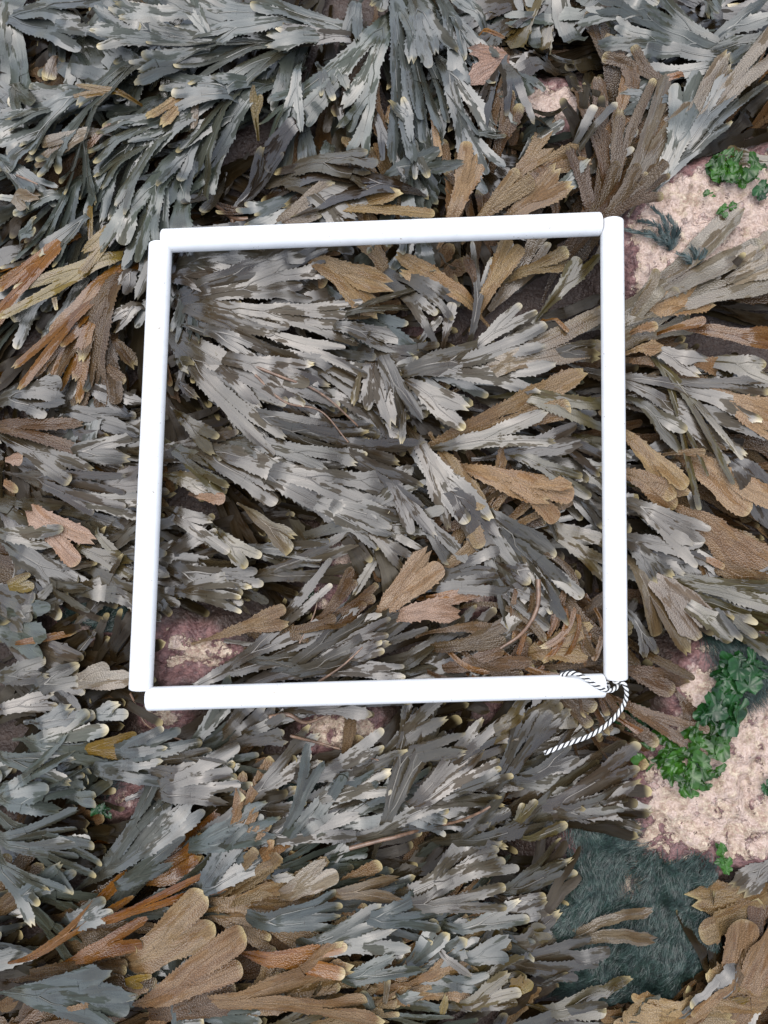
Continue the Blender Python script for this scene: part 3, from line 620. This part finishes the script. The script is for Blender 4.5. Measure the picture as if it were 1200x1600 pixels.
while n_in < 1000:
    px, py = rnd.uniform(-120, 1320), rnd.uniform(-120, 1720)
    p = at(px, py, -.03)[:2]
    if samp(bare_s, p[0], p[1]) > .35 and rnd.random() < .93: continue
    a, typ = flow(px, py, rnd); a += rnd.gauss(0, .32)
    ln = rnd.uniform(130, 260) * PX
    q = p + np.array((math.cos(a), math.sin(a))) * ln
    if max(float(samp(bare_s, *(p + (q - p) * k_))) for k_ in (.15, .3, .45, .6, .75, .9, 1.05)) > .35 and rnd.random() < .96: continue
    n_in += 1
    if rnd.random() < .88: typ = rnd.choice('DDDDDDN')  # undergrowth coloured near-black to paint shade into the gaps
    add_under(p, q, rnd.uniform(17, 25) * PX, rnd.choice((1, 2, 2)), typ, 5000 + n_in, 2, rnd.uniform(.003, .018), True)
n_mid = 0                                            # a middle storey of ordinary fronds
while n_mid < 330:
    px, py = rnd.uniform(-60, 1260), rnd.uniform(-60, 1660)
    p = at(px, py, -.02)[:2]; a, typ = flow(px, py, rnd); a += rnd.gauss(0, .15)
    q = p + np.array((math.cos(a), math.sin(a))) * rnd.uniform(180, 280) * PX
    if max(float(samp(bare_s, *(p + (q - p) * k_))) for k_ in (.15, .3, .45, .6, .75, .9, 1.05)) > .3: continue
    if max(float(samp(pit_s, *(p + (q - p) * k_))) for k_ in (.4, .6, .8, 1.)) > .4: continue
    n_mid += 1
    add_under(p, q, rnd.uniform(17, 24) * PX, rnd.choice((2, 2, 3)), typ, 7000 + n_mid, 1, rnd.uniform(.026, .038))
n_out = 0
while n_out < 900:
    x, y = rnd.uniform(-1.25, 1.25), rnd.uniform(-1.35, 1.35)
    if abs(x) < .47 and abs(y) < .62: continue
    n_out += 1
    a, typ = flow(600 + x / PX, 800 - y / PX, rnd); a += rnd.gauss(0, .4)
    p = np.array((x, y)); q = p + np.array((math.cos(a), math.sin(a))) * rnd.uniform(.12, .22)
    add_under(p, q, rnd.uniform(.020, .034), 2, typ, 9000 + n_out, 2, rnd.uniform(.01, .035))
UV_, UC, UT, UK, UQ, UN, UD = map(np.concatenate, (UV_, UC, UT, UK, UQ, UN, UD))
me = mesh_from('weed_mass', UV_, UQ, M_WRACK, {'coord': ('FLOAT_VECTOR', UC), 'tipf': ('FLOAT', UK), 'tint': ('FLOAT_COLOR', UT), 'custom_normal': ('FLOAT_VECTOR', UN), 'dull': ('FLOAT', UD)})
tag(link('seaweed_undergrowth', me), 'tangled seaweed darkened in colour as shade, filling the gaps beneath the fronds', 'seaweed', kind='stuff')

# 2. the fronds on top, each a thing
plan = []
for i, (x0, y0, x1, y1, wd, dp, ty, sp, *bd) in enumerate(HERO):
    ln_ = math.hypot(x1 - x0, y1 - y0)
    if bd: wd *= 1.35
    if dp and ln_ > 70: x0, y0 = x0 - (x1 - x0) * .34, y0 - (y1 - y0) * .34
    if dp and ty in 'GBLD' and ln_ > 175: dp = min(4, dp + 1)
    elif ln_ < 105: dp = min(dp, 1)
    elif ln_ < 150: dp = min(dp, 2)
    if dp and ln_ < 220: x1, y1 = x1 + (x1 - x0) * .07, y1 + (y1 - y0) * .07
    wd = wd * (.86 if dp > 1 else .90 if dp else .90) * random.Random(i).uniform(.82, 1.15)
    out, L = frond(at(x0, y0, -.012)[:2], at(x1, y1, -.004)[:2], wd * PX, dp, ty, sp, 100 + i, bend=bd[0] * 1.45 if bd else None)
    X_, Y_, S_, _ = cells(out); iy, ix = idx(X_, Y_); cover[iy, ix] = 1
    plan.append((out, L, (x0, y0, x1, y1, wd, dp, ty, sp), 100 + i))
N_FILL = max(0, 325 - len(plan)); fill = []
tries = 0
while len(fill) < N_FILL and tries < 9000:
    tries += 1
    best = None
    for _ in range(14):
        px, py = rnd.uniform(0, 1200), rnd.uniform(0, 1600)
        p = at(px, py, 0)[:2]
        if samp(bare_s, p[0], p[1]) > .3 or samp(pit_s, p[0], p[1]) > .4: continue
        iy, ix = idx(np.array([p[0]]), np.array([p[1]])); iy, ix = int(iy[0]), int(ix[0])
        c = cover[max(0, iy - 4):iy + 5, max(0, ix - 4):ix + 5].mean()
        if best is None or c < best[0]: best = (c, px, py)
    if best is None: continue
    _, px, py = best
    a, ty = flow(px, py, rnd); a += rnd.gauss(0, .13)
    ln = rnd.uniform(180, 280); x0, y0 = px - math.cos(a) * ln * .6, py + math.sin(a) * ln * .6
    x1, y1 = px + math.cos(a) * ln * .4, py - math.sin(a) * ln * .4
    dp = rnd.choice((2, 3, 3)) if ty in 'GBL' else rnd.choice((1, 1, 2)); wd = rnd.uniform(18, 26); sp = rnd.uniform(.6, .95)
    sd_ = 1000 + tries
    out, L = frond(at(x0, y0, -.012)[:2], at(x1, y1, -.004)[:2], wd * PX, dp, ty, sp, sd_)
    X_, Y_, S_, _ = cells(out)
    if (samp(bare_s, X_, Y_) > .5).mean() > .12: continue
    iy, ix = idx(X_, Y_); cover[iy, ix] = 1
    fill.append((out, L, (x0, y0, x1, y1, wd, dp, ty, sp), sd_))

def build_frond(out, L, spec, seed):
    global Hm
    x0, y0, x1, y1, wd, dp, ty, sp = spec
    r = random.Random(seed + 3)
    Hs = box_blur(box_blur(Hm, 7), 7)
    ra = .26 if dp == 0 else .20
    drape(out, L, seed, Hs, ra, .0016, .0035)
    X_, Y_, S_, Z_ = cells(out); iy, ix = idx(X_, Y_); k = S_ > .2 * L
    np.maximum.at(Hm, (iy[k], ix[k]), Z_[k] + .0008)
    base = np.array([out[0]['cx'][0], out[0]['cy'][0], out[0]['z'][0]])
    root = empty('wrack_frond', base)
    tag(root, frond_label(x0, y0, x1, y1, ty, dp), 'seaweed', 'serrated wrack fronds')
    c, a = TINT[ty]; c = jitter(c, r); sv = r.uniform(0, 50)
    Vb, Cb, Kb, Qb, Nb, nb = [], [], [], [], [], 0
    for b in out:
        strip_grid(b, VS5, out)
        n = len(b['u']); cut = n
        if b['last']: cut = max(2, int(np.searchsorted(b['u'], 1 - min(.6, .011 / b['Lb']))))
        V, C, Nn, m = strip_mesh(b, 0, cut); Nb.append(Nn)
        Vb.append(V - base); Cb.append(C); Kb.append(tipf_of(b, 0, cut, 5)); Qb.append(grid_quads(m, 5, nb)[:, ::-1]); nb += len(V)
        if b['last'] and cut < n:
            V, C, Nn, m = strip_mesh(b, cut - 1, n)
            link('tip', mesh_from("tip", V - base, grid_quads(m, 5)[:, ::-1], M_WRACK, attrs_for(C, tipf_of(b, cut - 1, n, 5), c, a, sv, Nn)), root)
    Vb, Cb, Kb, Qb, Nb = map(np.concatenate, (Vb, Cb, Kb, Qb, Nb))
    link('blade', mesh_from('blade', Vb, Qb, M_WRACK, attrs_for(Cb, Kb, c, a, sv, Nb)), root)
    V, C, Q = rib_mesh(out, (.0011 if ty not in 'GB' else .0014))
    link('midrib', mesh_from('midrib', V - base, Q, M_WRACK, attrs_for(C, np.zeros(len(V)), c * 1.0 + np.array([.003, .002, .001]), a, sv)), root)
for f in fill: build_frond(*f)
for f in plan: build_frond(*f)

# ------------------------------------------------------------------ the quadrat: four white tubes strung on a cord
def tube_mesh(a, b, r_out, r_in, cut_end=0.0):
    L = np.linalg.norm(b - a); d = (b - a) / L
    up = np.array((0, 0, 1.)); side = np.cross(d, up); side /= np.linalg.norm(side); up = np.cross(side, d)
    prof = [(.004, r_in)] + [(.0, r_in + .0003), (0, r_out - .0022), (.0007, r_out - .0007), (.0022, r_out)]
    ns = 24
    prof += [(.0022 + (L - .0044) * i / ns, r_out) for i in range(1, ns)]
    prof += [(L - .0022, r_out), (L - .0007, r_out - .0007), (L, r_out - .0022), (L, r_in + .0003), (L - .004, r_in)]
    prof += [(L - .004 - (L - .008) * i / 8, r_in) for i in range(1, 8)] + [(.004, r_in)]
    n = 40; th = np.arange(n) / n * 2 * math.pi
    V = []
    for s, rr in prof:
        V.append(a + d * s + side * (np.cos(th) * rr)[:, None] + up * (np.sin(th) * rr)[:, None])
    return np.concatenate(V), grid_quads(len(prof), n, 0, True)
qc = (TW[0][0] + TW[3][1]) / 2
quad = empty('quadrat_frame', (qc[0], qc[1], TUBE_Z - TUBE_R))
tag(quad, 'square sampling frame of four white plastic tubes lying on the seaweed', 'frame')
for (a, b), side in zip(TW, ('top', 'right', 'left', 'bottom')):
    V, Q = tube_mesh(a, b, TUBE_R, TUBE_R - .0022)
    o = link('tube', mesh_from('tube', V - np.array(quad.location), Q, M_PVC), quad)
def catmull(P, per=14):
    P = np.array(P); P = np.concatenate([[2 * P[0] - P[1]], P, [2 * P[-1] - P[-2]]]); out = []
    for i in range(1, len(P) - 2):
        for t in np.arange(per) / per:
            out.append(.5 * ((2 * P[i]) + (-P[i - 1] + P[i + 1]) * t + (2 * P[i - 1] - 5 * P[i] + 4 * P[i + 1] - P[i + 2]) * t * t + (-P[i - 1] + 3 * P[i] - 3 * P[i + 1] + P[i + 2]) * t ** 3))
    out.append(P[-2]); return np.array(out)
def resample(P, step):
    s = np.concatenate([[0], np.cumsum(np.linalg.norm(np.diff(P, axis=0), axis=1))]); q = np.arange(0, s[-1], step)
    return np.stack([np.interp(q, s, P[:, i]) for i in range(3)], 1), q
def sweep(P, rad, n=7):
    T = np.gradient(P, axis=0); T /= np.linalg.norm(T, axis=1)[:, None]
    ref = np.array((0, 0, 1.)); A = np.cross(T, ref); A /= np.maximum(1e-6, np.linalg.norm(A, axis=1))[:, None]; B = np.cross(A, T)
    th = np.arange(n) / n * 2 * math.pi; rad = np.broadcast_to(rad, len(P))
    V = P[:, None, :] + rad[:, None, None] * (np.cos(th)[None, :, None] * A[:, None, :] + np.sin(th)[None, :, None] * B[:, None, :])
    return V.reshape(-1, 3), grid_quads(len(P), n, 0, True)
ZT = TUBE_Z + TUBE_R
def cord(points, name, parent, rad=.0025, pitch=.0135):
    P, q = resample(catmull([at(x, y, z) for x, y, z in points]), .0009)
    T = np.gradient(P, axis=0); T /= np.linalg.norm(T, axis=1)[:, None]
    A = np.cross(T, (0, 0, 1.)); A /= np.maximum(1e-6, np.linalg.norm(A, axis=1))[:, None]; B = np.cross(A, T)
    part = None
    for j, (nm, mat, sr) in enumerate((('white_strand', M_WHITE, .00150), ('black_strand', M_BLACK, .00100), ('white_strand', M_WHITE, .00150), ('black_strand', M_BLACK, .00100))):
        ph = q / pitch * 2 * math.pi + j * math.pi / 2
        rr = rad - sr
        S = P + rr * (np.cos(ph)[:, None] * A + np.sin(ph)[:, None] * B)
        V, Q = sweep(S, sr)
        o = link(nm if part else name, mesh_from(nm, V - np.array(quad.location), Q, mat), part or parent)
        if part is None: part = o
    return part
cd = cord([(868, 1062, .020), (880, 1054, .030), (897, 1052, .0385), (912, 1058, ZT + .0028), (928, 1069, ZT + .003), (942, 1077, ZT + .001), (954, 1079, .033), (963, 1074, .029), (967, 1064, .026), (966, 1050, .0255)], 'cord_loop', quad)
cord([(958, 1045, .0255), (960, 1064, .030), (973, 1066, .034), (979, 1080, .030), (976, 1098, .022), (964, 1117, .018), (946, 1134, .0165), (920, 1150, .0155), (885, 1163, .015), (850, 1177, .0145)], 'cord_tail', quad)
cord([(930, 1071, .024), (946, 1066, .025), (950, 1072, .021), (944, 1078, .021)], 'cord_knot', quad)

# ------------------------------------------------------------------ green algae on the rock
def filament_mat(poly, ang, name, label, seed, dens=1.0, ln=(.014, .034), mat=None):
    r = np.random.RandomState(seed); W = [tuple(at(x, y, .0)[:2]) for x, y in poly]
    W_ = np.array(W); lo, hi = W_.min(0), W_.max(0)
    n = int((hi[0] - lo[0]) * (hi[1] - lo[1]) * 1e6 * dens)
    x, y = r.uniform(lo[0], hi[0], n), r.uniform(lo[1], hi[1], n)
    def ragged(x, y):
        return x + (fbm(x * 38, y * 38, seed, 4) - .47) * .07, y + (fbm(x * 38, y * 38, seed + 60, 4) - .47) * .07
    fz = r.normal(0, .0055, n)
    k = in_poly(W, *ragged(x + fz, y + r.normal(0, .0055, n))) & (fbm(x * 70, y * 70, seed + 33, 3) > .30 + r.uniform(-.08, .08, n)); x, y = x[k], y[k]; n = len(x)
    a = R(ang) + (fbm(x * 22, y * 22, seed + 5, 3) - .45) * 3.0 + r.normal(0, .30, n)
    L = r.uniform(*ln, n); curl = r.normal(0, .5, n); wd = r.uniform(.00015, .00035, n)
    lift = .0012 + .0085 * fbm(x * 60, y * 60, seed + 9, 3) + r.uniform(0, .0012, n)
    tilt = r.normal(0, .6, n); m = 5; V = np.zeros((n, m, 2, 3)); cx, cy = x.copy(), y.copy()
    for i in range(m):
        u = i / (m - 1); h = a + curl * (u - .3)
        z = gz(cx, cy) + lift * (.25 + .75 * math.sin(math.pi * min(1, u * .8 + .1)))
        ww = wd * (1 - .75 * u); tw = tilt * ww
        for j, sg in enumerate((-1, 1)):
            V[:, i, j, 0] = cx - np.sin(h) * ww * sg; V[:, i, j, 1] = cy + np.cos(h) * ww * sg; V[:, i, j, 2] = z + tw * sg
        cx = cx + np.cos(h) * L / (m - 1); cy = cy + np.sin(h) * L / (m - 1)
    V = V.reshape(-1, 3)
    V[:, 2] = tube_cap(V[:, 0], V[:, 1], V[:, 2])
    q0 = grid_quads(m, 2); Q = (q0[None] + (np.arange(n) * m * 2)[:, None, None]).reshape(-1, 4)
    # felt under the strands
    st = .0025; gx_, gy_ = np.arange(lo[0], hi[0], st), np.arange(lo[1], hi[1], st)
    X, Y = np.meshgrid(gx_, gy_); 
    ins = in_poly(W, *ragged(X, Y)) & (fbm(X * 70, Y * 70, seed + 33, 3) > .43)
    Zf = gz(X, Y) + .0008 + .0072 * fbm(X * 60, Y * 60, seed + 9, 3)
    g = grid_quads(*X.shape); keep = ins.ravel()[g].all(1)
    V2 = np.stack([X, Y, tube_cap(X, Y, Zf)], -1).reshape(-1, 3)
    VV = np.concatenate([V, V2]); QQ = np.concatenate([Q, g[keep] + len(V)])
    o = link(name, mesh_from(name, VV, QQ, mat or M_FIL))
    tag(o, label, 'algae', kind='stuff'); return o
filament_mat([(905,1288),(960,1278),(1010,1330),(1100,1335),(1118,1400),(1130,1450),(1132,1510),(1060,1560),(1000,1590),(900,1565),(880,1530),(900,1480),(845,1445),(870,1405),(905,1360)], 250,
             'green_algae_mat', 'broad dark green felt of hair-fine algae on the rock at lower right', 1)
filament_mat([(1100,1000),(1160,985),(1215,980),(1215,1055),(1150,1085),(1105,1050)], 300, 'green_algae_mat', 'dark wet green algae felt where brown fronds end outside right tube', 2)
filament_mat([(70,940),(190,938),(195,985),(120,992),(70,975)], 10, 'green_algae_mat', 'dark teal algae felt outside the left tube near its lower end', 3)
filament_mat([(408,1245),(440,1236),(474,1238),(462,1268),(425,1276)], 20, 'green_algae_mat', 'small teal algae tuft beside the bare cream stone below bottom tube', 4)
filament_mat([(132,1228),(165,1214),(172,1232),(150,1262),(135,1258)], 60, 'green_algae_mat', 'small teal algae tuft beside the maroon stone left of the frame', 5)
filament_mat([(1168,1440),(1215,1412),(1215,1468),(1178,1472)], 80, 'green_algae_mat', 'dark green algae patch between the tan fronds at the right edge', 6)

def lettuce(px, py, rad, n, label, mat, seed, size=(9, 15)):
    r = random.Random(seed); c = at(px, py, 0)[:2]
    base = np.array([c[0], c[1], float(gz(c[0], c[1]))]); root = empty('sea_lettuce_clump', base)
    tag(root, label, 'sea lettuce', 'sea lettuce on the rock')
    nr, na = 6, 26
    for i in range(n):
        a0, q = r.uniform(0, 6.28), math.sqrt(r.random()) * rad * PX
        cx, cy = c[0] + math.cos(a0) * q * r.uniform(.8, 1.2), c[1] + math.sin(a0) * q * .8
        rr = r.uniform(*size) * MM; el = r.uniform(.35, .8); rot = r.uniform(0, 6.28)
        k1, k2, p1, p2 = r.randint(3, 5), r.randint(6, 9), r.uniform(0, 6), r.uniform(0, 6)
        rho = np.linspace(.02, 1, nr)[:, None]; th = (np.arange(na) / na * 2 * math.pi)[None, :]
        edge = 1 + .38 * np.sin(th + p1) + .22 * np.sin(2 * th + p2) + .10 * np.sin(k1 * th + p1 * 2) + .06 * np.sin((k2 + 4) * th)
        X = rho * edge * np.cos(th) * rr; Y = rho * edge * np.sin(th) * rr * el
        Zr = rho ** 2.8 * rr * (.24 * np.sin(2 * th + p2) + .20 * np.sin(k2 * th + p1)) + rho * np.cos(th + p1) * rr * r.uniform(.0, .35)
        Xr, Yr = X * math.cos(rot) - Y * math.sin(rot) + cx, X * math.sin(rot) + Y * math.cos(rot) + cy
        Zw = np.maximum(float(gz(cx, cy)) + .005 + r.uniform(0, .010) + Zr, gz(Xr, Yr) + .001)
        link('blade', mesh_from('blade', np.stack([Xr, Yr, Zw], -1).reshape(-1, 3) - base, grid_quads(nr, na, 0, True), mat), root)
for i, a in enumerate([
 (1140, 268, 36, 40, 'bright green ruffled sea lettuce on the pale rock at upper right', M_ULVA, (6, 11)),
 (1134, 335, 13, 6, 'small sprig of green sea lettuce on pale rock, above the maroon crust', M_ULVA, (4, 7)),
 (1102, 312, 9, 5, 'tiny pale green specks of sea lettuce on cream rock at upper right', M_ULVA, (2, 4)),
 (1186, 302, 10, 5, 'dark green lettuce scrap at the right edge beside the pale rock', M_ULVA_D, (5, 8)),
 (1050, 1180, 40, 34, 'largest glossy green sea lettuce clump, outside the frame\'s cord corner', M_ULVA, (5, 14)),
 (1122, 1112, 26, 18, 'dark glossy sea lettuce sheet between brown rock and tan crust', M_ULVA_D, (12, 18)),
 (1100, 1150, 26, 18, 'yellow-green sea lettuce fringe beneath the dark glossy sheet', M_ULVA, (8, 13)),
 (1142, 1050, 34, 22, 'dark green lettuce folds under the felt outside right tube', M_ULVA_D, (9, 14)),
 (1005, 1130, 24, 22, 'green sea lettuce tucked under the rust-coloured blade by the cord', M_ULVA_D, (7, 11)),
 (1080, 1210, 40, 14, 'low green lettuce scraps on cream rock below the largest clump', M_ULVA, (6, 10)),
 (892, 1284, 15, 8, 'small green lettuce tuft at the top corner of the broad felt', M_ULVA, (5, 9)),
 (1130, 1338, 24, 8, 'green lettuce strip on the rock above the pale forked frond', M_ULVA, (5, 8)),
 (486, 860, 10, 5, 'tiny green lettuce sprig inside frame beside the pink nodules', M_ULVA, (4, 7)),
 (492, 930, 14, 6, 'tiny dark green sprig inside frame below the pink nodules', M_ULVA_D, (4, 7)),
 (150, 1275, 14, 6, 'dark green scrap of lettuce beneath the maroon stone', M_ULVA_D, (4, 8)),
 (938, 116, 10, 5, 'tiny green sprig on pinkish rock above the top tube', M_ULVA, (4, 6)),
 (1190, 1225, 14, 5, 'green lettuce scrap on purple rock at the right edge', M_ULVA_D, (5, 8)),
]):
    lettuce(*a[:6], 300 + i, a[6])

# feathery dark tuft by the top right corner of the frame
M_FEATHER = simple_mat('feathery_green', (0.030, 0.050, 0.048), 0.4, 0.4, 120, 0.0, 0, 0.15)
def feather_tuft(root_px, tips, label, seed):
    r = random.Random(seed); b0 = at(*root_px, 0)[:2]; base = np.array([b0[0], b0[1], float(gz(*b0))])
    e = empty('feathery_algae_tuft', base); tag(e, label, 'algae')
    for tx, ty in tips:
        t = at(tx, ty, 0)[:2]; d = t - b0; L = np.hypot(*d); h = math.atan2(d[1], d[0]); V, Q, nb = [], [], 0
        n = int(L / .0011); bend = r.uniform(-.4, .4)
        for i in range(n):
            u = (i + .5) / n; c = b0 + d * u + np.array((-d[1], d[0])) * bend * u * (1 - u)
            for sg in (-1, 1):
                a = h + sg * r.uniform(.35, .8) + bend * (.5 - u); l = (.010 * (1 - u) ** .5 + .003) * r.uniform(.7, 1.1)
                m = 4; S = np.array([c + np.array((math.cos(a - sg * .3 * q), math.sin(a - sg * .3 * q))) * l * q for q in np.linspace(0, 1, m)])
                z = gz(S[:, 0], S[:, 1]) + .003 + .006 * math.sin(math.pi * u) + r.uniform(0, .003)
                nx, ny = -math.sin(a), math.cos(a); ww = np.linspace(.0007, .0002, m)
                P = np.stack([np.stack([S[:, 0] + nx * ww * k, S[:, 1] + ny * ww * k, z], -1) for k in (-1, 1)], 1).reshape(-1, 3)
                V.append(P - base); Q.append(grid_quads(m, 2, nb)); nb += len(P)
        link('plume', mesh_from('plume', np.concatenate(V), np.concatenate(Q), M_FEATHER), e)
feather_tuft((1052, 388), [(978, 350), (1000, 342), (1022, 318), (1040, 340), (1058, 362)], 'feathery dark green tuft on pale rock beside the top right corner', 5)
feather_tuft((1085, 415), [(1060, 395), (1078, 385), (1100, 392)], 'small grey-green tuft above the broad taupe frond outside right tube', 6)

# bare stalks lying loose among the fronds
def stalk(pts, r0, r1, label, mat=M_TWIG):
    pts = [(x, y) for x, y in pts]
    P = []
    for x, y in pts:
        p = at(x, y, 0); P.append((p[0], p[1], 0))
    P, q = resample(catmull(P), .002)
    z = box_blur(Hm, 4); P[:, 2] = tube_cap(P[:, 0], P[:, 1], np.maximum(samp(z, P[:, 0], P[:, 1]), gz(P[:, 0], P[:, 1])) + r0 * 1.6)
    V, Q = sweep(P, np.linspace(r0, r1, len(P)), 7)
    tag(link('bare_stalk', mesh_from('bare_stalk', V, Q, mat)), label, 'stalk', 'bare seaweed stalks')
for pts, a, b, lab in [
 ([(498,1066),(535,1040),(568,1010)], .0018, .0008, 'thin tan stalk slanting up inside frame above the bottom tube'),
 ([(420,1122),(450,1118),(478,1132),(520,1118)], .0030, .0014, 'thick tan curved stalk just below the middle of bottom tube'),
 ([(452,1152),(515,1172),(560,1184),(592,1190)], .0018, .0010, 'long brown stalk lying across the maroon stone below bottom tube'),
 ([(395,572),(440,590),(500,612),(560,662)], .0018, .0010, 'pinkish bare stalk sloping through the middle of the frame'),
 ([(400,588),(445,628),(500,640),(545,690)], .0016, .0008, 'lower pinkish bare stalk in the middle of the frame'),
 ([(468,1005),(490,960),(498,915)], .0012, .0006, 'hair-thin brown stalk rising beside the pink nodules'),
 ([(545,1330),(620,1312),(700,1310),(770,1262)], .0026, .0014, 'long pale stalk curving under the fronds below bottom tube'),
 ([(24,272),(42,280),(60,288)], .0014, .0008, 'short reddish stalk above the left side of the frame'),
 ([(840,905),(838,950),(815,990),(780,1015)], .0030, .0016, 'brown strap-like stalk looping inside lower right of frame'),
 ([(370,300),(345,300),(318,288)], .0040, .0020, 'stout tan forked-off stalk just above top tube near left end'),
 ([(344,302),(352,325),(366,346)], .0030, .0014, 'stout tan side stalk pointing down at the top tube'),
 ([(200,1085),(225,1140),(300,1165)], .0014, .0008, 'dark thin stalk curling below the lower left frame corner'),
]: stalk(pts, a, b, lab)
